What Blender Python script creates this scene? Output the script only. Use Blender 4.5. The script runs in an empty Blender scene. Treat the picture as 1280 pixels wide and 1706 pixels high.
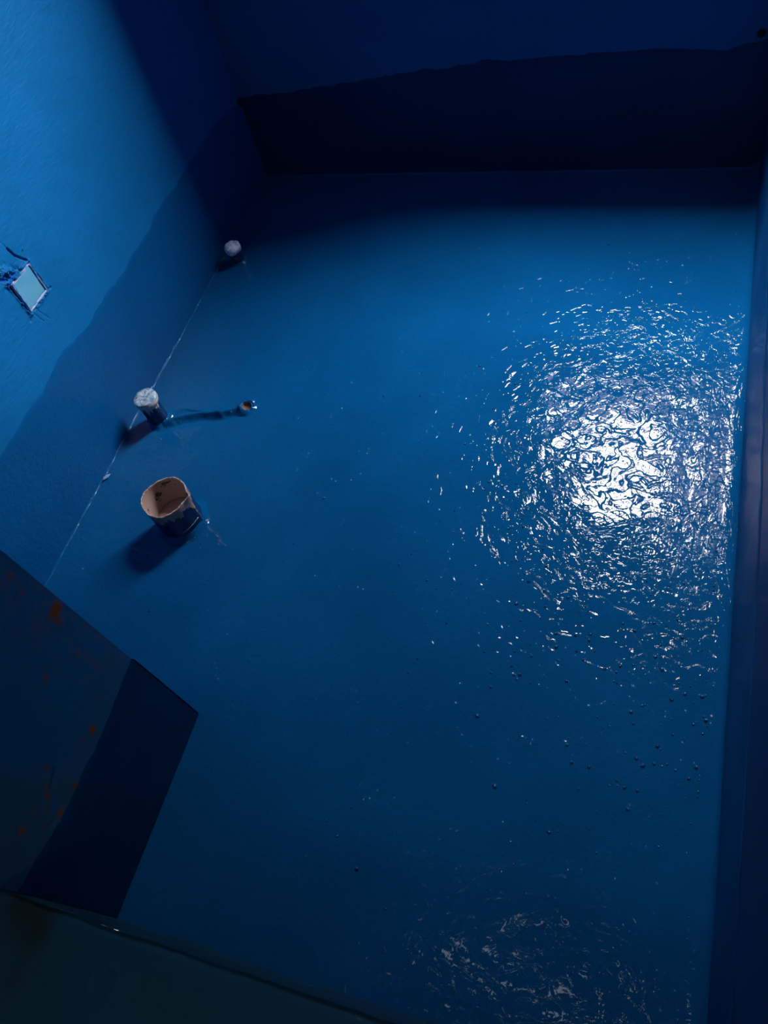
import bpy, bmesh, math, random
import numpy as np
from mathutils import Matrix, Vector
random.seed(4)
SC = bpy.context.scene
COL = SC.collection

# ---------------------------------------------------------------- camera
R = [[0.9410270685497809, 0.12038146853201753, -0.3161903829825963],
     [0.2692695316044166, -0.8323182874226827, 0.4844999357805023],
     [-0.2048462242906716, -0.541067990603628, -0.8156490997592091]]
cam_d = bpy.data.cameras.new('camera'); cam = bpy.data.objects.new('camera', cam_d); COL.objects.link(cam)
M = Matrix([[R[i][0], -R[i][1], -R[i][2], (0, 0, 1.6)[i]] for i in range(3)] + [[0, 0, 0, 1]])
cam.matrix_world = M
cam_d.sensor_fit = 'VERTICAL'; cam_d.sensor_height = 36.0; cam_d.lens = 1310 / 1706 * 36
cam_d.clip_start = 0.01
SC.camera = cam
# ---------------------------------------------------------------- light
SKY = 86.0
w = bpy.data.worlds.new('sky'); SC.world = w; w.use_nodes = True
bg = w.node_tree.nodes['Background']
bg.inputs[1].default_value = SKY
_tc = w.node_tree.nodes.new('ShaderNodeTexCoord'); _sx = w.node_tree.nodes.new('ShaderNodeSeparateXYZ'); _rp = w.node_tree.nodes.new('ShaderNodeValToRGB')
w.node_tree.links.new(_tc.outputs['Generated'], _sx.inputs[0]); w.node_tree.links.new(_sx.outputs[2], _rp.inputs[0]); w.node_tree.links.new(_rp.outputs[0], bg.inputs[0])
_rp.color_ramp.elements[0].position = 0.0; _rp.color_ramp.elements[0].color = (0.05, 0.05, 0.045, 1)      # ground outside
_rp.color_ramp.elements[1].position = 0.06; _rp.color_ramp.elements[1].color = (0.97, 0.94, 0.99, 1)       # bright overcast sky
XL, XR, YB, YF, XK, YK, ZC = -1.467, 0.191, 2.312, -0.0565, -0.897, 0.365, 2.70
WX0, WX1, WZ0, WZ1, WT = -0.47, 0.17, 0.98, 2.48, 0.26       # window opening in the far wall and its depth
def area(name, loc, rot, sx, sy, power, col=(1, 1, 1), portal=False):
    l = bpy.data.lights.new(name, 'AREA'); l.shape = 'RECTANGLE'; l.size = sx; l.size_y = sy
    l.energy = power; l.color = col
    o = bpy.data.objects.new(name, l); o.location = loc; o.rotation_euler = rot; COL.objects.link(o)
    if portal: l.cycles.is_portal = True
    return o
area('window_portal', ((WX0 + WX1) / 2, YB + WT - 0.005, (WZ0 + WZ1) / 2), (-math.pi / 2, 0, 0), WX1 - WX0, WZ1 - WZ0, 1, portal=True)
area('hall_lamp', (0.1, -1.5, 2.60), (0, 0, 0), 0.5, 0.5, 7, (1.0, 0.93, 0.84))
SC.view_settings.view_transform = 'Standard'; SC.view_settings.look = 'None'
SC.view_settings.gamma = 1.0; SC.view_settings.use_curve_mapping = False
SC.view_settings.exposure = 0.0

# ---------------------------------------------------------------- helpers
def hash2(ix, iy, seed):
    h = (ix.astype(np.int64) * 374761393 + iy.astype(np.int64) * 668265263 + seed * 974634777) & 0xffffffff
    h = ((h ^ (h >> 13)) * 1274126177) & 0xffffffff
    h = h ^ (h >> 16)
    return (h & 0xffff) / 65535.0
def vnoise(x, y, seed=0):
    ix, iy = np.floor(x), np.floor(y); fx, fy = x - ix, y - iy
    fx = fx * fx * (3 - 2 * fx); fy = fy * fy * (3 - 2 * fy)
    a, b = hash2(ix, iy, seed), hash2(ix + 1, iy, seed); c, d = hash2(ix, iy + 1, seed), hash2(ix + 1, iy + 1, seed)
    return (a * (1 - fx) + b * fx) * (1 - fy) + (c * (1 - fx) + d * fx) * fy - 0.5
def fbm(x, y, octv=4, seed=0):
    s = 0; a = 1.0
    for k in range(octv):
        s = s + a * vnoise(x * 2 ** k + 17.3 * k, y * 2 ** k - 9.1 * k, seed + k); a *= 0.5
    return s
def sstep(a, b, x):
    t = np.clip((x - a) / (b - a), 0, 1); return t * t * (3 - 2 * t)
def seg_dist(x, y, pts):
    d = np.full(np.shape(x), 9.0)
    for (ax, ay), (bx, by) in zip(pts[:-1], pts[1:]):
        vx, vy = bx - ax, by - ay; t = np.clip(((x - ax) * vx + (y - ay) * vy) / (vx * vx + vy * vy + 1e-12), 0, 1)
        d = np.minimum(d, np.hypot(x - ax - t * vx, y - ay - t * vy))
    return d
def axis(a, b, step, dense=()):
    """coordinates from a to b, with finer steps inside the dense ranges (lo, hi, step)"""
    cuts = sorted({a, b} | {v for r in dense for v in r[:2] if a < v < b}); out = [a]
    for lo, hi in zip(cuts[:-1], cuts[1:]):
        m = (lo + hi) / 2; s = min([step] + [r[2] for r in dense if r[0] <= m <= r[1]])
        n = max(1, int(math.ceil((hi - lo) / s))); out += list(np.linspace(lo, hi, n + 1)[1:])
    return np.array(out)
def link(name, me, mat=None, parent=None):
    o = bpy.data.objects.new(name, me); COL.objects.link(o)
    if mat: me.materials.append(mat)
    if parent: o.parent = parent
    return o
def mesh_from(name, V, F, mat=None, parent=None, smooth=True, attrs=None):
    me = bpy.data.meshes.new(name); V = np.asarray(V, float).reshape(-1, 3)
    me.vertices.add(len(V)); me.vertices.foreach_set('co', V.ravel())
    F = np.asarray(F, np.int32); k = F.shape[1]
    me.loops.add(F.size); me.loops.foreach_set('vertex_index', F.ravel())
    me.polygons.add(len(F)); me.polygons.foreach_set('loop_start', np.arange(0, F.size, k, dtype=np.int32))
    me.update(calc_edges=True); me.validate()
    me.polygons.foreach_set('use_smooth', np.full(len(me.polygons), smooth)); me.update()
    for n, a in (attrs or {}).items():
        at = me.attributes.new(n, 'FLOAT', 'POINT'); at.data.foreach_set('value', np.asarray(a, np.float32).ravel())
    return link(name, me, mat, parent)
def grid(name, us, vs, fn, mat, parent=None, flip=False, attrs=None):
    U, V = np.meshgrid(us, vs, indexing='ij'); P = fn(U, V); P = np.stack(P, -1)
    nu, nv = U.shape; I = np.arange(nu * nv).reshape(nu, nv)
    F = np.stack([I[:-1, :-1], I[1:, :-1], I[1:, 1:], I[:-1, 1:]], -1).reshape(-1, 4)
    if flip: F = F[:, ::-1]
    A = {k: f(U, V) for k, f in (attrs or {}).items()}
    return mesh_from(name, P, F, mat, parent, True, A)
def box(name, a, b, mat, parent=None, bevel=0.0):
    bm = bmesh.new(); add_box(bm, a, b)
    if bevel: bmesh.ops.bevel(bm, geom=bm.edges[:], offset=bevel, segments=2, affect='EDGES', profile=0.5)
    me = bpy.data.meshes.new(name); bm.to_mesh(me); bm.free(); return link(name, me, mat, parent)
def add_box(bm, a, b):
    vs = [bm.verts.new((x, y, z)) for x in (a[0], b[0]) for y in (a[1], b[1]) for z in (a[2], b[2])]
    for f in ((0, 1, 3, 2), (4, 6, 7, 5), (0, 4, 5, 1), (2, 3, 7, 6), (0, 2, 6, 4), (1, 5, 7, 3)): bm.faces.new([vs[i] for i in f])
def lathe(name, prof, mat, parent=None, n=48, wob=None, attrs=None):
    """prof: list of (r, z); wob(theta, i) -> (dr, dz)"""
    V = []; m = len(prof)
    for i, (r, z) in enumerate(prof):
        for k in range(n):
            t = 2 * math.pi * k / n; dr, dz = wob(t, i) if wob else (0, 0)
            V.append(((r + dr) * math.cos(t), (r + dr) * math.sin(t), z + dz))
    F = [(i * n + k, i * n + (k + 1) % n, (i + 1) * n + (k + 1) % n, (i + 1) * n + k) for i in range(m - 1) for k in range(n)]
    A = {k: [f(v) for v in V] for k, f in (attrs or {}).items()}
    return mesh_from(name, V, F, mat, parent, True, A)
def thing(name, label, cat, loc, group=None):
    o = bpy.data.objects.new(name, None); COL.objects.link(o); o.location = loc; o.empty_display_size = 0.05
    o['label'] = label; o['category'] = cat
    if group: o['group'] = group
    return o
def struct(o): o['kind'] = 'structure'; return o

# ---------------------------------------------------------------- materials
class NT:
    def __init__(s, name):
        s.m = bpy.data.materials.new(name); s.m.use_nodes = True; s.t = s.m.node_tree; s.b = s.t.nodes['Principled BSDF']
        s.geo = s.t.nodes.new('ShaderNodeNewGeometry')
    def n(s, kind, **kw):
        nd = s.t.nodes.new(kind)
        for k, v in kw.items():
            if k.startswith('_'): setattr(nd, k[1:], v)
        return nd
    def l(s, a, b): s.t.links.new(a, b)
    def noise(s, scale, detail=3, rough=0.5, dist=0.0, vec=None, stretch=(1, 1, 1), off=0.0):
        mp = s.n('ShaderNodeMapping'); mp.inputs['Scale'].default_value = stretch; mp.inputs['Location'].default_value = (off, off, off)
        s.l(vec or s.geo.outputs['Position'], mp.inputs[0])
        nd = s.n('ShaderNodeTexNoise'); nd.inputs['Scale'].default_value = scale; nd.inputs['Detail'].default_value = detail
        nd.inputs['Roughness'].default_value = rough; nd.inputs['Distortion'].default_value = dist
        s.l(mp.outputs[0], nd.inputs['Vector']); return nd.outputs['Fac']
    def math(s, op, a, b=None, c=None, clamp=False):
        nd = s.n('ShaderNodeMath', _operation=op, _use_clamp=clamp)
        for i, v in enumerate((a, b, c)):
            if v is None: continue
            if isinstance(v, (int, float)): nd.inputs[i].default_value = v
            else: s.l(v, nd.inputs[i])
        return nd.outputs[0]
    def ramp(s, v, lo, hi, a=0.0, b=1.0):
        nd = s.n('ShaderNodeMapRange', _interpolation_type='SMOOTHSTEP')
        for k, x in (('From Min', lo), ('From Max', hi), ('To Min', a), ('To Max', b)): nd.inputs[k].default_value = x
        s.l(v, nd.inputs['Value']); return nd.outputs[0]
    def mix(s, f, a, b):
        nd = s.n('ShaderNodeMix', _data_type='RGBA')
        if isinstance(f, (int, float)): nd.inputs[0].default_value = f
        else: s.l(f, nd.inputs[0])
        for i, v in ((6, a), (7, b)):
            if isinstance(v, tuple): nd.inputs[i].default_value = v + (1,) if len(v) == 3 else v
            else: s.l(v, nd.inputs[i])
        return nd.outputs[2]
    def attr(s, name):
        nd = s.n('ShaderNodeAttribute'); nd.attribute_name = name; return nd.outputs['Fac']
    def bump(s, h, dist, strength=1.0, normal=None):
        nd = s.n('ShaderNodeBump'); nd.inputs['Strength'].default_value = strength; nd.inputs['Distance'].default_value = dist
        s.l(h, nd.inputs['Height'])
        if normal: s.l(normal, nd.inputs['Normal'])
        return nd.outputs[0]
    def sepxyz(s):
        nd = s.n('ShaderNodeSeparateXYZ'); s.l(s.geo.outputs['Position'], nd.inputs[0]); return nd.outputs
    def set(s, **kw):
        for k, v in kw.items():
            k = k.replace('_', ' ')
            if isinstance(v, (int, float, tuple)): s.b.inputs[k].default_value = v if not isinstance(v, tuple) else v + (1,) * (len(v) == 3)
            else: s.l(v, s.b.inputs[k])

def floor_mat():
    m = NT('wet_blue_floor_coating'); x, y, z = m.sepxyz()
    c = m.mix(m.ramp(m.noise(3.0, 4), 0.35, 0.65), (0.0016, 0.074, 0.215), (0.0020, 0.086, 0.245))
    c = m.mix(m.ramp(m.noise(60, 4, 0.6), 0.45, 0.72, 0, 0.35), c, (0.0016, 0.065, 0.20))
    c = m.mix(m.attr('rust'), c, (0.16, 0.055, 0.02))
    # thin wet film: brushed ripples, finer towards the far wall, drawn out along the right wall
    near = m.ramp(x, -0.02, 0.10)
    a = m.noise(18, 1.6, 0.5, 1.8); b = m.noise(48, 2, 0.5, 1.0, off=3.1)
    st = m.noise(30, 2, 0.5, 0.8, stretch=(1.6, 0.35, 1))
    big = m.noise(9, 2, 0.5, 0.5, off=7)
    c1 = m.ramp(a, 0.44, 0.56); c2 = m.ramp(b, 0.45, 0.57); c3 = m.ramp(st, 0.45, 0.55)
    ex = m.math('MULTIPLY', m.math('SUBTRACT', x, 0.04), 1 / 0.40); ey = m.math('MULTIPLY', m.math('SUBTRACT', y, 1.19), 1 / 0.48)
    q = m.math('SQRT', m.math('ADD', m.math('MULTIPLY', ex, ex), m.math('MULTIPLY', ey, ey)))
    q = m.math('ADD', q, m.math('MULTIPLY', m.math('SUBTRACT', m.noise(7, 3, off=4), 0.5), 1.6))
    calm = m.ramp(q, 0.66, 1.35, 1.0, 0.18)          # the wetter, brush-marked pool of coating by the right wall
    c1 = m.math('MULTIPLY', c1, m.math('SUBTRACT', 1.0, m.math('MULTIPLY', near, 0.6)))
    h = m.math('MULTIPLY', c1, 0.0021)
    h = m.math('MULTIPLY_ADD', c2, 0.00022, h)
    h = m.math('ADD', h, m.math('MULTIPLY', m.math('MULTIPLY', c3, 0.0015), near))
    h = m.math('MULTIPLY', h, calm)
    h = m.math('MULTIPLY_ADD', big, 0.0030, h)
    h = m.math('MULTIPLY_ADD', a, 0.0002, h)
    # pin-head specks
    vo = m.n('ShaderNodeTexVoronoi'); vo.inputs['Scale'].default_value = 85; m.l(m.geo.outputs['Position'], vo.inputs['Vector'])
    sc = m.n('ShaderNodeSeparateColor'); m.l(vo.outputs['Color'], sc.inputs[0])
    pick = m.math('GREATER_THAN', sc.outputs[0], 0.85)
    area_m = m.ramp(m.noise(4.5, 2, off=2), 0.40, 0.60, 0.1, 1.0)
    dome = m.ramp(vo.outputs['Distance'], 0.05, 0.32, 1.0, 0.0)
    sp = m.math('MULTIPLY', m.math('MULTIPLY', dome, pick), area_m)
    h = m.math('MULTIPLY_ADD', sp, 0.0028, h)
    nb = m.bump(h, 1.0)
    nbase = m.bump(m.noise(120, 4, 0.65), 0.0014, 1.0)
    m.set(Base_Color=c, Roughness=0.55, Coat_Weight=0.85, Coat_Roughness=0.008, Coat_IOR=1.36, Specular_IOR_Level=0.0)
    m.l(nbase, m.b.inputs['Normal']); m.l(nb, m.b.inputs['Coat Normal'])
    return m.m
def paint_mat(name, c1, c2, rough=0.5, coat=0.0, crough=0.3, bump=0.0007, stretch=(1, 1, 1), rust=False, patch=None, sc=90):
    m = NT(name)
    c = m.mix(m.ramp(m.noise(4.0, 4), 0.35, 0.65), c1, c2)
    c = m.mix(m.ramp(m.noise(45, 4, 0.6, stretch=stretch), 0.5, 0.8, 0, 0.3), c, tuple(v * 0.6 for v in c1))
    if patch: c = m.mix(m.attr('patch'), c, patch)
    if rust: c = m.mix(m.attr('rust'), c, (0.22, 0.060, 0.014))
    h = m.math('ADD', m.noise(sc, 4, 0.6, 0.5, stretch=stretch), m.math('MULTIPLY', m.noise(14, 2), 0.8))
    nb = m.bump(h, bump)
    m.set(Base_Color=c, Roughness=rough, Coat_Weight=coat, Coat_Roughness=crough, Specular_IOR_Level=0.03)
    m.l(nb, m.b.inputs['Normal']); m.l(nb, m.b.inputs['Coat Normal'])
    return m.m
def plain(name, c, rough=0.5, c2=None, sc=40, bump=0.0, coat=0.0, lo=0.45, hi=0.6):
    m = NT(name)
    col = m.mix(m.ramp(m.noise(sc, 4, 0.6), lo, hi), c, c2 or tuple(v * 0.7 for v in c))
    m.set(Base_Color=col, Roughness=rough, Coat_Weight=coat, Coat_Roughness=0.1)
    if bump: m.l(m.bump(m.noise(sc * 2, 4), bump), m.b.inputs['Normal'])
    return m.m
M_floor = floor_mat()
UP1, UP2 = (0.0040, 0.128, 0.34), (0.0050, 0.142, 0.38)
M_wall = paint_mat('sky_blue_wall_coating', UP1, UP2, 0.55, 0.06, 0.35, 0.0009)
M_wall_left = paint_mat('sky_blue_wall_coating_brushed', UP1, UP2, 0.55, 0.06, 0.35, 0.0020, (1, 0.45, 1.2), patch=(0.004, 0.06, 0.40))
M_band = paint_mat('deep_blue_second_coat', (0.0014, 0.078, 0.245), (0.0018, 0.088, 0.27), 0.45, 0.2, 0.25, 0.0018)
M_band_dark = paint_mat('navy_second_coat', (0.0012, 0.030, 0.105), (0.0014, 0.036, 0.12), 0.5, 0.3, 0.25, 0.0006)
M_band_right = paint_mat('deep_blue_brushed_coat', (0.0030, 0.062, 0.200), (0.0050, 0.095, 0.27), 0.5, 0.4, 0.22, 0.0012, (1, 0.12, 1.8), sc=140)
M_block = paint_mat('thin_blue_coat_over_cement', (0.009, 0.115, 0.28), (0.012, 0.120, 0.30), 0.6, 0.1, 0.3, 0.0008, rust=True, patch=(0.03, 0.11, 0.19))
M_rightwall = paint_mat('faded_blue_right_wall', (0.014, 0.085, 0.25), (0.024, 0.080, 0.22), 0.6, 0.15, 0.15, 0.0005, (1, 0.2, 1.5), rust=True)
M_back = paint_mat('blue_back_wall_coating', (0.0035, 0.105, 0.28), (0.0040, 0.115, 0.31), 0.6, 0.1, 0.3, 0.0006)
M_thr = paint_mat('dark_teal_coating', (0.011, 0.075, 0.15), (0.015, 0.070, 0.12), 0.5, 0.4, 0.12, 0.0012, patch=(0.016, 0.036, 0.045), sc=50)
M_ceil = plain('bare_concrete_ceiling', (0.10, 0.11, 0.12), 0.9, bump=0.001)
M_frame = plain('dark_window_metal', (0.05, 0.05, 0.055), 0.4)
M_hall = plain('grey_hall_plaster', (0.25, 0.25, 0.25), 0.9)

# ---------------------------------------------------------------- floor
RIDGE = [(-1.355, 1.150), (-1.30, 1.180), (-1.247, 1.199), (-1.19, 1.206), (-1.14, 1.228)]
HOLE = (-1.12, 1.241)
def floor_h(x, y):
    h = 0.0022 * fbm(x * 5, y * 5, 3, 3) + 0.0007 * fbm(x * 40, y * 28, 3, 9)
    d = XR - x; r = 0.036; dd = np.clip(d, 0, r); h = h + np.where(d < r, r - np.sqrt(np.maximum(r * r - (r - dd) ** 2, 0)), 0) * 0.75
    for d, r in ((x - XL, 0.006), (YB - y, 0.012)):
        dd = np.clip(d, 0, r); h = h + np.where(d < r, r - np.sqrt(np.maximum(r * r - (r - dd) ** 2, 0)), 0)
    rd = seg_dist(x, y, RIDGE); n = fbm(x * 60, y * 60, 3, 5)
    h = h + 0.013 * np.exp(-(rd / (0.010 + 0.004 * n)) ** 2) - 0.004 * np.exp(-((rd - 0.022) / 0.012) ** 2) * (y < 1.21)
    rr = np.hypot(x + 1.195, y - 1.212); h = h + (0.004 + 0.006 * n) * np.exp(-(rr / 0.02) ** 2)
    hr = np.hypot(x - HOLE[0], y - HOLE[1]); h = h + 0.006 * np.exp(-((hr - 0.020) / 0.009) ** 2) * (1 + 1.5 * n)
    h = np.where(hr < 0.0165, h - 0.03 * sstep(0.0165, 0.0145, hr), h)
    # trowel swirls round the pipes
    for cx, cy, r0 in ((-1.383, 1.164, 0.10), (-1.15, 0.837, 0.16), (-1.40, 1.843, 0.10)):
        q = np.hypot(x - cx, y - cy); h = h + 0.0035 * np.exp(-(q / r0) ** 2) + 0.0012 * np.exp(-(q / r0) ** 2) * fbm(x * 55, y * 20, 3, 21)
    return h
def rust_f(x, y):
    return (np.hypot(x - HOLE[0], y - HOLE[1]) < 0.0150) * 1.0
fx = axis(XL - 0.01, XR + 0.0, 0.006, ((-1.36, -1.08, 0.002), (XR - 0.04, XR, 0.003), (XL, XL + 0.01, 0.002)))
fy = axis(YF - 0.01, YB + 0.01, 0.006, ((1.13, 1.28, 0.002),))
floor = struct(grid('floor', fx, fy, lambda u, v: (u, v, floor_h(u, v)), M_floor, attrs={'rust': rust_f}))

# ---------------------------------------------------------------- left wall with its rough niche
BX = (1.094, 1.176, 0.482, 0.562)      # niche y0 y1 z0 z1
def leftwall_d(y, z):
    d = 0.0018 * fbm(y * 4, z * 4, 3, 31) + 0.0009 * fbm((y + z * .6) * 22, (z - y * .6) * 60, 3, 37)
    n = fbm(y * 90, z * 90, 4, 41)
    # chipped conduit channel running up and back from the box
    ch = seg_dist(y, z, [(1.10, 0.578), (1.085, 0.63), (1.075, 0.75), (1.07, 1.1)])
    m = np.exp(-(ch / 0.020) ** 2); d = d + m * (0.016 * n - 0.003)
    ch2 = seg_dist(y, z, [(1.135, 0.572), (1.100, 0.585)]); d = d + np.exp(-(ch2 / 0.013) ** 2) * (0.012 * n + 0.001)
    for seg, wd, dp in (([(1.178, 0.570), (1.158, 0.600), (1.152, 0.625)], 0.0022, 0.007), ([(1.150, 0.575), (1.185, 0.592)], 0.0018, 0.004),
                        ([(1.152, 0.625), (1.14, 0.70)], 0.0012, 0.0015),
                        ([(1.175, 0.480), (1.190, 0.476)], 0.003, 0.004), ([(1.090, 0.480), (1.080, 0.470)], 0.003, 0.004),
                        ([(1.10, 0.475), (1.11, 0.44)], 0.0015, 0.0015), ([(1.115, 0.47), (1.13, 0.43)], 0.0015, 0.0015)):
        s = seg_dist(y, z, seg); d = d - dp * np.exp(-(s / wd) ** 2)
    e = 0.0025 * n
    ins = (y > BX[0] - 0.006 + e) & (y < BX[1] + 0.004 + e) & (z > BX[2] - 0.004 + e) & (z < BX[3] + 0.004 + e)
    rim = np.maximum(np.abs(y - (BX[0] + BX[1]) / 2) - 0.043, np.abs(z - (BX[2] + BX[3]) / 2) - 0.042)
    d = d + 0.0035 * np.exp(-(rim / 0.006) ** 2) * (1 + 2 * n)
    return np.where(ins, d - 0.022, d)
def leftwall_patch(y, z):
    n = fbm(y * 90, z * 90, 4, 41)
    ch = seg_dist(y, z, [(1.10, 0.578), (1.085, 0.63), (1.075, 0.75), (1.07, 1.1)])
    return np.clip(np.exp(-(ch / 0.022) ** 2) * np.clip(-n * 4 + 0.1, 0, 1), 0, 0.9)
ly = axis(YK - 0.02, YB + 0.01, 0.008, ((1.04, 1.22, 0.0014),)); lz = axis(-0.02, ZC + 0.02, 0.009, ((0.42, 0.72, 0.0014), (0.42, 1.0, 0.005)))
wl = struct(grid('wall_left', ly, lz, lambda u, v: (XL + leftwall_d(u, v), u, v), M_wall_left, attrs={'patch': leftwall_patch}))

def band(name, line, fn, mat, parent, offset, thick_seed, flip=False, z0=0.0, step=0.006):
    """second coat: a thin skin on the wall whose ragged top follows line = [(u, ztop)]"""
    us = np.arange(line[0][0], line[-1][0] + 1e-6, step); zt = np.interp(us, [p[0] for p in line], [p[1] for p in line])
    zt = zt + 0.007 * fbm(us * 26, us * 0, 4, thick_seed) + 0.006 * fbm(us * 9, us * 0, 2, thick_seed + 5)
    rows = 46; V = []
    for u, t in zip(us, zt):
        for k in range(rows):
            z = z0 + (t - z0) * min(k / (rows - 3), 1.0)
            o = offset if k < rows - 2 else (offset * 0.4 if k == rows - 2 else -0.001)
            if k >= rows - 2: z = t + (0.004 if k == rows - 2 else 0.009)
            V.append(fn(u, z, o + 0.0005 * float(vnoise(np.array(u * 50), np.array(z * 50), thick_seed)) * (k < rows - 2)))
    V = np.array(V); nu = len(us); I = np.arange(nu * rows).reshape(nu, rows)
    F = np.stack([I[:-1, :-1], I[1:, :-1], I[1:, 1:], I[:-1, 1:]], -1).reshape(-1, 4)
    if flip: F = F[:, ::-1]
    o = mesh_from(name, V, F, mat, parent); return o
LB = [(0.345, 0.318), (0.76, 0.324), (0.878, 0.326), (0.985, 0.326), (1.078, 0.336), (1.221, 0.311), (1.276, 0.312), (1.336, 0.317), (1.433, 0.300), (1.494, 0.312), (1.563, 0.307), (1.706, 0.321), (1.878, 0.311), (1.999, 0.311), (2.076, 0.313), (2.318, 0.278)]
band('waterproof_coat', LB, lambda u, z, o: (XL + 0.0015 + o, u, z), M_band, wl, 0.0008, 51)['label'] = 'darker blue second coat on the foot of the left wall'

# ---------------------------------------------------------------- back wall with the (unseen) window that lights the room
wb = bpy.data.objects.new('wall_back', None); COL.objects.link(wb); struct(wb)
X0, X1 = XL - 0.15, XR + 0.15
def backd(x, z): return 0.0015 * fbm(x * 4, z * 4, 3, 61)
def backpart(name, x0, x1, z0, z1):
    return grid(name, axis(x0, x1, 0.02), axis(z0, z1, 0.02), lambda u, v: (u, YB - backd(u, v) * sstep(0, .05, np.minimum(np.minimum(np.abs(u - WX0), np.abs(u - WX1)) + 10 * ((v < WZ0) | (v > WZ1)), 1)), v), M_back, wb, flip=False)
backpart('wall_panel', X0, X1, -0.02, WZ0); backpart('wall_panel', X0, WX0, WZ0, WZ1)
backpart('wall_panel', WX1, X1, WZ0, WZ1); backpart('wall_panel', X0, X1, WZ1, ZC + 0.02)
bm = bmesh.new()
Yo = YB + WT
add_box(bm, (X0, YB + 0.004, -0.02), (X1, Yo, WZ0)); add_box(bm, (X0, YB + 0.004, WZ1), (X1, Yo, ZC + 0.02))
add_box(bm, (X0, YB + 0.004, WZ0), (WX0, Yo, WZ1)); add_box(bm, (WX1, YB + 0.004, WZ0), (X1, Yo, WZ1))
me = bpy.data.meshes.new('masonry'); bm.to_mesh(me); bm.free(); link('masonry', me, M_back, wb)
BB = [(-1.48, 0.276), (-1.372, 0.291), (-1.192, 0.304), (-1.021, 0.319), (-0.937, 0.334), (-0.704, 0.348), (-0.629, 0.358), (-0.452, 0.358), (-0.218, 0.362), (-0.122, 0.362), (0.003, 0.355), (0.049, 0.348), (0.091, 0.366), (0.149, 0.370), (0.2, 0.370)]
band('waterproof_coat', BB, lambda u, z, o: (u, YB - 0.0015 - o, z), M_band_dark, wb, 0.0018, 71, flip=True)['label'] = 'navy second coat on the foot of the back wall'
# window frame set in the opening
wf = bpy.data.objects.new('window_1', None); COL.objects.link(wf); struct(wf)
fy0, fy1 = YB + WT - 0.10, YB + WT - 0.06
def bar(n, x0, x1, z0, z1): box(n, (x0, fy0, z0), (x1, fy1, z1), M_frame, wf, 0.003)
bar('frame_rail', WX0, WX1, WZ0, WZ0 + 0.04); bar('frame_rail', WX0, WX1, WZ1 - 0.04, WZ1)
bar('frame_stile', WX0, WX0 + 0.03, WZ0 + 0.04, WZ1 - 0.04); bar('frame_stile', WX1 - 0.03, WX1, WZ0 + 0.04, WZ1 - 0.04)
bar('mullion', 0.035, 0.085, WZ0 + 0.04, WZ1 - 0.04)

# ---------------------------------------------------------------- right wall
def rust_r(y, z):
    s = np.zeros_like(y)
    for cy, cz, a, b, k in ((0.60, 0.345, 0.16, 0.03, 0.35), (0.40, 0.33, 0.10, 0.03, 0.3), (0.95, 0.36, 0.2, 0.03, 0.2)):
        s = np.maximum(s, k * np.exp(-((y - cy) / a) ** 2 - ((z - cz) / b) ** 2) * np.clip(0.5 + 2 * fbm(y * 30, z * 90, 3, 81), 0, 1))
    return s * 0.25
wr = struct(grid('wall_right', axis(-0.08, YB + 0.01, 0.02), axis(-0.02, ZC + 0.02, 0.02), lambda u, v: (XR - 0.0012 * fbm(u * 4, v * 8, 3, 83), u, v), M_rightwall, flip=True, attrs={'rust': rust_r}))
RB = [(-0.06, 0.240), (0.070, 0.244), (0.114, 0.250), (0.223, 0.257), (0.322, 0.270), (0.440, 0.275), (0.555, 0.290), (0.694, 0.297), (0.877, 0.299), (1.098, 0.286), (1.270, 0.274), (1.525, 0.256), (2.0, 0.27), (2.311, 0.36)]
band('waterproof_coat', RB, lambda u, z, o: (XR - 0.0012 - o - 0.0012 * float(fbm(np.array(u * 9.), np.array(z * 9.), 2, 88)), u, z), M_band_right, wr, 0.0010, 85, flip=True, z0=0.018 + 0.0)['label'] = 'brushed darker blue coat along the foot of the right wall'

# ---------------------------------------------------------------- boxed-in corner (lower left of the picture)
RUST = [(0.345, 0.568, .030, .013, 1), (0.335, 0.555, .018, .009, .9), (0.345, 0.69, .012, .008, .6), (0.335, 0.658, .010, .007, .4), (0.249, 0.517, .012, .006, .6), (0.220, 0.336, .014, .008, .9), (0.196, 0.351, .010, .007, .5),
        (0.123, 0.313, .012, .008, .9), (0.105, 0.384, .010, .007, .6), (0.093, 0.371, .009, .006, .8), (0.074, 0.320, .014, .010, 1), (0.029, 0.393, .014, .009, .8), (0.059, 0.390, .008, .006, .5), (0.311, 0.468, .012, .006, .4), (0.317, 0.412, .010, .006, .4), (0.130, 0.411, .009, .006, .5), (0.07, 0.352, .007, .005, .6), (0.045, 0.345, .006, .004, .5)]
def rust_k(y, z):
    s = np.zeros_like(y); n = fbm(y * 70, z * 70, 3, 91)
    for cy, cz, a, b, k in RUST:
        q = np.hypot((y - cy) / (a * .5), (z - cz) / (b * 1.5)); s = np.maximum(s, k * sstep(1.25, 0.35, q + 0.9 * n))
    s = np.maximum(s, 0.25 * np.exp(-((y - 0.33) / 0.05) ** 2) * np.clip(n * 2, 0, 1) * (z > .33))
    return s
def patch_k(y, z):
    n = fbm(y * 12, z * 12, 3, 95)
    a = sstep(0.02, -0.02, (y - 0.105) + 0.35 * (z - 0.42) + 0.03 * n)
    b = 0.7 * sstep(0.05, 0.0, z - (0.33 + 0.20 * (y - 0.10)) + 0.03 * n) * sstep(0.36, 0.33, y)
    return np.clip(np.maximum(a * 0.9, b * 0.6), 0, 1)
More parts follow.
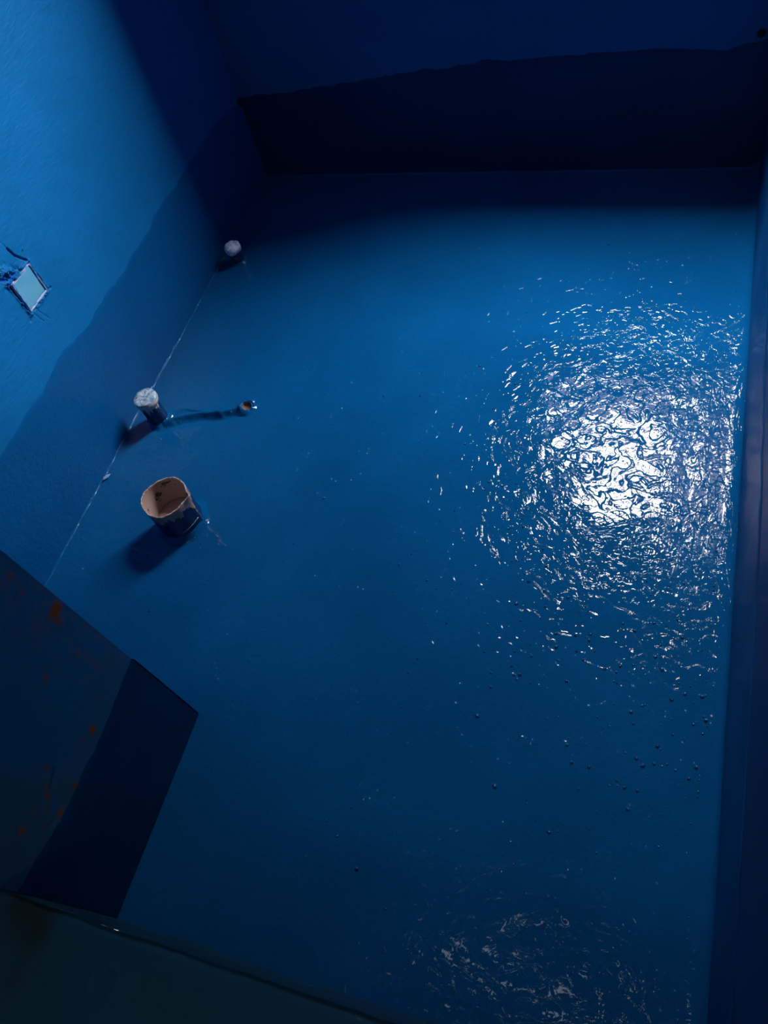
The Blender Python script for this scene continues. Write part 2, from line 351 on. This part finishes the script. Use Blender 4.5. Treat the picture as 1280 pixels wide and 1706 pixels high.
def blk_d(y, z):
    n = fbm(y * 80, z * 80, 3, 97)
    d = 0.0015 * fbm(y * 6, z * 6, 3, 93) + 0.0012 * rust_k(y, z)
    cr = seg_dist(y, z, [(0.130, 0.385), (0.105, 0.372), (0.085, 0.345), (0.07, 0.325)]); return d - 0.005 * np.exp(-(cr / 0.005) ** 2) * (0.6 + n) + 0.003 * np.exp(-((cr - .01) / 0.02) ** 2) * n
wk = struct(bpy.data.objects.new('wall_corner', None)); COL.objects.link(wk)
grid('wall_face', axis(YF, YK, 0.004), axis(-0.02, ZC + 0.02, 0.02, ((0, 1.0, 0.004),)), lambda u, v: (XK + blk_d(u, v) * sstep(0, .006, YK - u), u, v), M_block, wk, attrs={'rust': rust_k, 'patch': patch_k})
box('wall_core', (XL - 0.05, YF - 0.001, -0.02), (XK - 0.002, YK - 0.0005, ZC + 0.02), M_block, wk)
KB = [(YF + 0.001, 0.330), (-0.044, 0.328), (0.031, 0.311), (0.089, 0.303), (0.165, 0.298), (0.250, 0.297), (0.312, 0.306), (0.359, 0.312), (YK + 0.002, 0.313)]
bk = band('waterproof_coat', KB, lambda u, z, o: (XK + 0.0012 + o, u, z), M_band_dark, wk, 0.0014, 99, step=0.004); bk['label'] = 'navy second coat on the foot of the boxed-in corner'
band('waterproof_coat', [(XL, 0.318), (XK + 0.003, 0.313)], lambda u, z, o: (u, YK + 0.0005 + o, z), M_band, wk, 0.0028, 101, flip=False)

# ---------------------------------------------------------------- doorway: step down into the sunken room
ZT = 0.40
wfnt = struct(bpy.data.objects.new('wall_front', None)); COL.objects.link(wfnt)
def top_h(x, y):
    ring = np.hypot(x + 0.655, y + 0.124); n = fbm(x * 50, y * 50, 3, 107)
    return ZT + 0.0025 * fbm(x * 9, y * 9, 3, 103) + 0.004 * np.exp(-((ring - 0.022) / 0.003) ** 2) * sstep(-.25, .15, n) - 0.008 * np.exp(-((YF - y) / 0.010) ** 2)
grid('threshold_top', axis(XK - 0.02, XR + 0.02, 0.004), axis(-0.45, YF, 0.004), lambda u, v: (u, v + 0.004 * fbm(u * 16, u * 0, 4, 111) * sstep(YF - .03, YF, v), top_h(u, v)), M_thr, wfnt, attrs={'patch': lambda u, v: sstep(-0.1, 0.25, fbm(u * 5, v * 7, 3, 105) - 0.35 + 0.5 * sstep(-.70, -.80, u))})  # darker tone mixed in towards the boxed-in corner
grid('riser', axis(XK - 0.02, XR + 0.02, 0.006), axis(-0.02, ZT - 0.004, 0.006), lambda u, v: (u, YF + 0.006 * fbm(u * 10, v * 14, 4, 109) * sstep(ZT, ZT - .02, v) + 0.004 * fbm(u * 16, u * 0, 4, 111), v), M_thr, wfnt, attrs={'patch': lambda u, v: 0.5 + 0 * u})  # riser mixed evenly halfway to the darker tone
box('lintel', (XL - 0.1, YF - 0.15, 2.1), (XR + 0.15, YF, ZC + 0.02), M_ceil, wfnt)
box('hall_floor', (-1.6, -2.2, ZT - 0.05), (1.4, -0.45, ZT - 0.001), M_hall, wfnt)
box('jamb', (XR + 0.001, -0.30, 0), (XR + 0.2, -0.0801, ZC), M_hall, wfnt); box('jamb', (XL - 0.1, -0.30, 0), (XK - 0.001, YF - 0.002, ZC), M_hall, wfnt)
bm = bmesh.new()
for a, b in (((-1.65, -2.25, ZT - .05), (-1.6, -0.06, 2.8)), ((1.4, -2.25, ZT - .05), (1.45, -0.06, 2.8)), ((-1.65, -2.25, ZT - .05), (1.45, -2.2, 2.8)), ((0.38, -0.1, ZT - .05), (1.45, -0.05, 2.8)), ((-1.65, -0.11, ZT - .05), (-1.5, -0.05, 2.8)), ((-1.65, -2.25, 2.72), (1.45, -0.155, 2.80))): add_box(bm, a, b)
me = bpy.data.meshes.new('hall_shell'); bm.to_mesh(me); bm.free(); link('hall_shell', me, M_hall, wfnt)
struct(box('added_sky_blocker', (-5.0, YB + WT + 2.0, -3.0), (1.2, YB + WT + 3.0, 4.1), plain('dark_grey_blocker', (0.09, 0.09, 0.09), 0.9)))  # unseen block added outside to cut low sky light through the window
struct(box('ceiling', (XL - 0.2, YF - 0.16, ZC), (XR + 0.2, YB + WT, ZC + 0.08), M_ceil))

# ---------------------------------------------------------------- pipes and small things
def pipe_paint(name, split, c_top, amp, mark=None):
    """blue brushed on from below over bare plastic: ragged edge at height split (object space)"""
    m = NT(name); tc = m.n('ShaderNodeTexCoord'); sx = m.n('ShaderNodeSeparateXYZ'); m.l(tc.outputs['Object'], sx.inputs[0])
    nz = m.noise(38, 3, 0.6, 0.4, vec=tc.outputs['Object'], stretch=(1.4, 1.4, 0.35))
    hgt = m.math('ADD', sx.outputs[2], m.math('MULTIPLY', m.math('SUBTRACT', nz, 0.5), amp))
    f = m.ramp(hgt, split - 0.0015, split + 0.0015)
    top = m.mix(m.ramp(m.noise(50, 4, 0.6, vec=tc.outputs['Object']), 0.5, 0.75), c_top, tuple(v * 0.55 for v in c_top))
    if mark: top = m.mix(m.ramp(m.noise(30, 3, 0.7, 0.5, vec=tc.outputs['Object'], off=mark), 0.60, 0.64), top, (0.05, 0.03, 0.035))
    c = m.mix(f, (0.0015, 0.028, 0.10), top)
    m.set(Base_Color=c, Roughness=0.4, Coat_Weight=0.4, Coat_Roughness=0.12, Specular_IOR_Level=0.3)
    nb = m.bump(m.noise(70, 4, vec=tc.outputs['Object']), 0.001); m.l(nb, m.b.inputs['Normal']); m.l(nb, m.b.inputs['Coat Normal']); return m.m
M_tan = plain('bare_tan_plastic', (0.50, 0.30, 0.22), 0.55, (0.40, 0.23, 0.17), 25)
M_tan_in = plain('smeared_tan_plastic', (0.42, 0.30, 0.25), 0.6, (0.05, 0.03, 0.04), 26, lo=0.60, hi=0.64)
M_cap = plain('pale_plastic_film', (0.42, 0.52, 0.58), 0.22, (0.16, 0.28, 0.36), 90, 0.002, 0.6)
M_capb = plain('pale_lilac_cap', (0.75, 0.80, 0.95), 0.4, (0.35, 0.45, 0.70), 60, 0.001, 0.3)
M_dark = plain('black_gap', (0.004, 0.006, 0.012), 0.7)
M_rust = plain('orange_brown_clay', (0.20, 0.080, 0.035), 0.7, (0.06, 0.03, 0.02), 60, 0.001)
M_plate = NT('pale_cyan_cover')
_c = M_plate.mix(M_plate.ramp(M_plate.noise(25, 2), 0.4, 0.6), (0.085, 0.34, 0.52), (0.11, 0.37, 0.53)); M_plate.set(Base_Color=_c, Roughness=0.35, Coat_Weight=0.3, Coat_Roughness=0.15); M_plate = M_plate.m
def wob(a, seed):
    ph = [random.Random(seed + i).uniform(0, 6.28) for i in range(6)]
    return lambda t, i: (a * (math.sin(3 * t + ph[0]) + .6 * math.sin(7 * t + ph[1] + i * .3)), a * (math.sin(5 * t + ph[2]) + .5 * math.sin(11 * t + ph[3])) * .8)
def collar(r, h, wd, parent, seed, mat=None):
    w_ = wob(0.0016, seed)
    prof = [(r + 0.0003, h), (r + 0.004, h * .8), (r + wd * .35, h * .38), (r + wd * .7, h * .12), (r + wd, 0.0), (r + wd + .004, -0.004)]
    return lathe('base_fillet', prof, mat or M_floor, parent, 56, lambda t, i: (w_(t, i)[0] * (i > 0), w_(t, i)[1] * (0 < i < 4)))

# open toilet waste pipe stub
t = thing('waste_pipe', 'wide open-topped pipe stub, tan inside and smeared blue outside, in the floor', 'pipe', (-1.150, 0.840, 0.0))
RO = 0.0612
def rimw(tt, i):
    nick = math.exp(-((((tt - 0.15 + math.pi) % (2 * math.pi)) - math.pi) / 0.16) ** 2)
    return (0.0012 * math.sin(4 * tt + 1) + 0.0010 * math.sin(9 * tt) * 0.5 + nick * 0.010 * (1 if i in (5, 6, 7, 8, 9) else .2), (0.0022 * math.sin(2 * tt + .6) + 0.0008 * math.sin(17 * tt)) * (i >= 4) + nick * 0.003 * (i >= 5))
prof = [(0.0580, -0.01), (0.0582, 0.02), (0.0588, 0.05), (0.0595, 0.08), (0.0604, 0.105), (RO, 0.1195), (RO - .0006, 0.1215), (RO - .0022, 0.1220), (RO - 0.0038, 0.1205)]
lathe('pipe_wall', prof, pipe_paint('blue_over_tan_pipe', 0.090, (0.30, 0.235, 0.21), 0.10), t, 72, rimw)
prof = [(RO - 0.0038, 0.1205), (RO - .0045, 0.10), (0.0550, 0.06), (0.0545, 0.028), (0.0545, -0.005)]
lathe('pipe_lining', prof, M_tan_in, t, 72, lambda tt, i: (rimw(tt, 8) if i == 0 else (0, 0)))['label'] = 'tan inside of the pipe with dark smears'
lathe('stopper', [(0.0001, 0.0405), (0.03, 0.041), (0.051, 0.0400), (0.0546, 0.0385), (0.0546, 0.03)], M_tan_in, t, 48, None)
rl = lathe('rim_edge', [(RO - .0002 , 0.1208), (RO - .0002, 0.1228), (RO - .0022, 0.1234), (RO - 0.0040, 0.1222), (RO - .0040, 0.1200)], plain('scraped_rim', (0.55, 0.42, 0.36), 0.5, (0.22, 0.12, 0.12), 120, coat=.4), t, 72, lambda tt, i: rimw(tt, 8)); rl['label'] = 'pale scraped rim'
collar(0.0580, 0.022, 0.022, t, 5)
# raised bead on the right side of the pipe where the coat was lapped
bm = bmesh.new()
V = []; F = []
for k in range(25):
    a = -0.95 + 1.3 * k / 24; z = 0.034 + 0.006 * math.sin(k / 24 * 3.1)
    for j in range(6):
        b = j * math.pi / 3; rr = 0.0012 * math.sin(math.pi * (k + .5) / 25) ** .4
        V.append(((0.0600 + rr * math.cos(b)) * math.cos(a), (0.0600 + rr * math.cos(b)) * math.sin(a), z + rr * math.sin(b)))
for k in range(24):
    for j in range(6): F.append((k * 6 + j, k * 6 + (j + 1) % 6, (k + 1) * 6 + (j + 1) % 6, (k + 1) * 6 + j))
bm.free()
mesh_from('coat_bead', V, F, plain('glossy_blue_bead', (0.12, 0.22, 0.40), 0.15, coat=1.0), t)

# capped drain pipe by the left wall
t = thing('capped_drain_pipe', 'short blue-smeared pipe with a pale glossy cap, nearest the left wall', 'pipe', (-1.378, 1.164, 0.0))
lathe('pipe_wall', [(0.028, -0.01), (0.0285, 0.03), (0.0290, 0.06), (0.0292, 0.086)], pipe_paint('streaked_small_pipe', 0.072, (0.52, 0.42, 0.36), 0.13), t, 40, wob(0.0008, 11))
lathe('pipe_cap', [(0.0300, 0.080), (0.0330, 0.082), (0.0345, 0.090), (0.0343, 0.099), (0.0325, 0.1015)], pipe_paint('beige_cap_side', 0.070, (0.60, 0.52, 0.48), 0.06), t, 40, wob(0.0006, 12))
lathe('cap_film', [(0.0001, 0.1035), (0.012, 0.1033), (0.024, 0.1040), (0.0330, 0.1030), (0.0347, 0.1005), (0.0343, 0.097)], M_cap, t, 40, wob(0.0008, 13))['label'] = 'speckled pale film over the cap'
pl = lathe('cap_plug', [(0.0001, 0.0012), (0.0020, 0.0010), (0.0026, 0.0004), (0.0026, -0.001)], M_dark, t, 14); pl.location = (-0.0235, -0.006, 0.1030)
collar(0.0285, 0.014, 0.020, t, 15)

# far capped pipe
t = thing('capped_drain_pipe', 'small pipe with a pale lilac cap, half in shadow near the back wall', 'pipe', (-1.393, 1.848, 0.0))
t.rotation_euler = (0.03, -0.04, 0); t.scale = (0.86, 0.86, 0.95)
lathe('pipe_wall', [(0.025, -0.01), (0.025, 0.03), (0.0255, 0.055)], pipe_paint('navy_small_pipe', 0.20, (0.4, 0.35, 0.3), 0.02), t, 36, wob(0.0008, 21))
lathe('pipe_cap', [(0.0262, 0.048), (0.0300, 0.050), (0.0322, 0.060), (0.0310, 0.070), (0.0250, 0.0760), (0.014, 0.0785), (0.0001, 0.0790)], M_capb, t, 36, wob(0.0012, 22))
kb = lathe('cap_tab', [(0.0001, 0.006), (0.008, 0.005), (0.0105, 0.001), (0.010, -0.004)], M_capb, t, 20, wob(0.0006, 23)); kb.location = (-0.024, 0.004, 0.064)
collar(0.025, 0.012, 0.018, t, 25)

# broken tube end standing in the floor hole
t = thing('tube_end', 'small broken orange-brown tube end sunk in the floor', 'tube', (HOLE[0], HOLE[1], 0.0))
t.rotation_euler = (0.30, 0.12, 0)
tw = lambda tt, i: (0.0006 * math.sin(3 * tt), (0.0022 * math.sin(tt + 1.0) + 0.0012 * math.sin(4 * tt)) * (i in (2, 3, 4)))
lathe('tube_wall', [(0.0150, -0.020), (0.0155, -0.004), (0.0158, 0.0060), (0.0150, 0.0078), (0.0140, 0.0065), (0.0135, -0.010), (0.0135, -0.018)], plain('glossy_blue_lip', (0.01, 0.13, 0.38), 0.15, coat=1.0, bump=0.002, sc=60), t, 28, tw)
lathe('tube_core', [(0.0001, -0.002), (0.008, -0.0015), (0.0130, 0.0005), (0.0140, 0.0042)], M_rust, t, 24, wob(0.0005, 31))['label'] = 'orange-brown core of the tube'

# square box cover in the left wall niche
t = thing('socket_box', 'pale cyan square cover sitting crooked in a hole in the left wall', 'socket box', (XL - 0.008, (BX[0] + BX[1]) / 2, (BX[2] + BX[3]) / 2))
t.rotation_euler = (math.radians(-1.5), 0, 0)
b = box('cover_plate', (-0.002, -0.034, -0.036), (0.0085, 0.038, 0.039), M_plate, t, 0.003)
bm = bmesh.new()
for a, c in (((0.004, -0.0375, -0.0395), (0.0105, -0.034, 0.0425)), ((0.004, 0.0385, -0.0395), (0.0105, 0.042, 0.0425)), ((0.004, -0.034, -0.0395), (0.0105, 0.0385, -0.0365)), ((0.004, -0.034, 0.0395), (0.0105, 0.0385, 0.0425))): add_box(bm, a, c)
bmesh.ops.subdivide_edges(bm, edges=bm.edges[:], cuts=5, use_grid_fill=True)
for v in bm.verts: v.co += Vector((random.uniform(-.0006, .0012), random.uniform(-.0011, .0011), random.uniform(-.0011, .0011)))
me = bpy.data.meshes.new('box_rim'); bm.to_mesh(me); bm.free(); link('box_rim', me, plain('pale_lilac_rim', (0.30, 0.42, 0.66), 0.45, (0.05, 0.25, 0.55), 60), t)['label'] = 'chipped paler rim of the box'
box('box_body', (-0.0135, -0.034, -0.036), (-0.001, 0.038, 0.039), M_dark, t)

# loose flake at the foot of the left wall
V = [(-.012, -.006, 0), (.002, -.010, 0), (.014, .001, .001), (.006, .009, .004), (-.008, .007, .003), (-.012, -.006, .003), (.002, -.010, .004), (.014, .001, .006), (.006, .009, .009), (-.008, .007, .007)]
bm = bmesh.new(); vs = [bm.verts.new(v) for v in V]
bm.faces.new(vs[4::-1]); bm.faces.new(vs[5:])
for k in range(5): bm.faces.new((vs[k], vs[(k + 1) % 5], vs[5 + (k + 1) % 5], vs[5 + k]))
me = bpy.data.meshes.new('paint_flake'); bm.to_mesh(me); bm.free()
fl = link('paint_flake', me, plain('pale_flake', (0.16, 0.30, 0.50), 0.4, coat=.3)); fl.location = (XL + 0.018, 0.945, 0.005); fl.rotation_euler = (0.15, 0.2, 1.1); fl.scale = (1.0, 0.45, 0.45)
fl['label'] = 'small pale blue flake lying where the left wall meets the floor'; fl['category'] = 'flake'

# hardened drops and grit caught in the floor coating
PTS = [(-0.466, 0.782), (-0.235, 0.818), (-0.197, 0.801), (-0.143, 0.793), (-0.105, 0.777), (-0.188, 0.763), (-0.252, 0.759), (-0.235, 0.72), (-0.155, 0.703), (-0.115, 0.706), (-0.084, 0.714), (-0.085, 0.7), (-0.107, 0.671), (-0.15, 0.673), (-0.091, 0.654), (-0.197, 0.642), (-0.234, 0.645), (-0.234, 0.612), (-0.226, 0.593), (-0.214, 0.596), (-0.218, 0.585), (-0.274, 0.588), (-0.268, 0.557), (-0.283, 0.491), (-0.438, 0.589), (-0.117, 0.601), (-0.096, 0.47), (-0.082, 0.438), (-0.048, 0.436), (-0.22, 0.361), (-0.103, 0.3), (0.036, 0.472), (0.049, 0.461), (0.069, 0.469), (0.092, 0.473), (0.108, 0.465), (0.144, 0.479), (0.133, 0.455), (0.005, 0.422), (0.021, 0.413), (0.044, 0.412), (0.031, 0.374), (0.072, 0.504), (0.098, 0.533), (0.133, 0.561), (0.155, 0.574), (0.151, 0.546), (0.016, 0.562), (0.04, 0.582), (0.089, 0.603), (0.113, 0.62), (0.145, 0.621), (0.065, 0.663), (-0.016, 0.655), (0.009, 0.662), (-0.022, 0.64), (-0.046, 0.643), (0.05, 0.688), (0.057, 0.716), (0.098, 0.741), (0.085, 0.78), (0.003, 0.739), (-0.022, 0.751), (0.04, 0.764), (-0.824, 0.827), (-0.543, 0.812), (-0.38, 1.074), (-0.624, 1.33), (-1.13, 0.582), (-0.446, 0.148), (-0.219, 0.359), (-0.205, 1.959), (-0.129, 1.557), (-0.272, 1.775), (-0.086, 1.73), (-0.373, 1.396), (-0.465, 1.183), (-0.483, 1.452), (-0.726, 1.32), (-0.735, 1.033), (-0.79, 0.969), (-0.273, 0.958), (-0.218, 0.906), (-0.204, 0.863)]
rs = random.Random(8)
drops = [(x, y, rs.uniform(0.0020, 0.0036)) for x, y in PTS]
for k in range(230):
    x = min(XR - 0.04, rs.gauss(-0.10, 0.22)); y = rs.gauss(1.0, 0.42)
    if 0.0 < y < 2.0 and x > -0.9: drops.append((x, y, rs.uniform(0.0009, 0.0021)))
for k in range(60): drops.append((rs.uniform(-0.10, XR - 0.03), rs.uniform(0.30, 0.95), rs.uniform(0.0008, 0.0019)))
V = []; F = []
hz = floor_h(np.array([d[0] for d in drops]), np.array([d[1] for d in drops]))
for (x, y, r), z0 in zip(drops, hz):
    b = len(V); el = rs.uniform(.8, 1.4); an = rs.uniform(0, 3.14)
    for i, (rr, zz) in enumerate(((1.5, -.05), (1.05, .35), (.75, .85), (.3, 1.1))):
        for k in range(8):
            q = k * math.pi / 4; dx, dy = rr * r * math.cos(q) * el, rr * r * math.sin(q)
            V.append((x + dx * math.cos(an) - dy * math.sin(an), y + dx * math.sin(an) + dy * math.cos(an), z0 + zz * r * 1.1))
    for i in range(3):
        for k in range(8): F.append((b + i * 8 + k, b + i * 8 + (k + 1) % 8, b + (i + 1) * 8 + (k + 1) % 8, b + (i + 1) * 8 + k))
    F.append((b + 24, b + 25, b + 26, b + 27)); F.append((b + 24, b + 27, b + 28, b + 31)); F.append((b + 28, b + 29, b + 30, b + 31))
gr = mesh_from('coating_grit', V, F, plain('glossy_blue_drop', (0.004, 0.09, 0.27), 0.05, coat=1.0), floor); gr['kind'] = 'stuff'

# thin bead along the foot of the left wall, coloured pale to paint its glint
ys = np.arange(0.60, 1.90, 0.003); V = []; F = []
nb_ = np.clip(0.35 + 1.8 * fbm(ys * 45, ys * 0, 3, 131), 0.0, 1.3)
fh = floor_h(np.full_like(ys, XL + 0.0068), ys)
for k, yy in enumerate(ys):
    for j in range(6):
        q = j * math.pi / 3; rr = 0.0002 + 0.0014 * nb_[k]
        V.append((XL + 0.0072 + 0.0008 * math.sin(yy * 60) + rr * math.cos(q), yy, fh[k] + 0.0004 + rr * math.sin(q)))
for k in range(len(ys) - 1):
    for j in range(6): F.append((k * 6 + j, k * 6 + (j + 1) % 6, (k + 1) * 6 + (j + 1) % 6, (k + 1) * 6 + j))
mesh_from('corner_bead', V, F, plain('painted_glint_bead', (0.05, 0.20, 0.42), 0.1, coat=1.0), floor)['label'] = 'thin glossy bead with a painted pale glint where floor meets left wall'

# glowing tube added out of view to put broken glints in the wet floor
t = thing('added_glint_tube', 'unseen glowing tube added above the doorway for glints in the floor', 'light', (-0.30, 0.14, ZC - 0.05))
box('housing', (-0.42, -0.03, 0.015), (0.42, 0.03, 0.05), M_hall, t, 0.004)
em = bpy.data.materials.new('dim_tube'); em.use_nodes = True; eb = em.node_tree.nodes['Principled BSDF']; eb.inputs['Emission Color'].default_value = (0.8, 0.9, 1, 1); eb.inputs['Emission Strength'].default_value = 4
tb = lathe('tube', [(0.0001, -0.40), (0.015, -0.40), (0.015, 0.40), (0.0001, 0.40)], em, t, 16); tb.rotation_euler = (0, math.pi / 2, 0)

# black lumps standing in for dark holes at the two far corners
for (x, y, z, r) in ((XL + 0.006, YB - 0.006, 0.285, 0.012), (0.128, YB - 0.003, 0.395, 0.010)):
    bl = lathe('dark_hole_lump', [(0.0001, r), (r * .6, r * .8), (r * .95, r * .3), (r, -r * .3), (r * .5, -r * .9), (0.0001, -r)], M_dark, wb, 14, wob(0.0012, int(x * 100)))
    bl.location = (x, y, z)
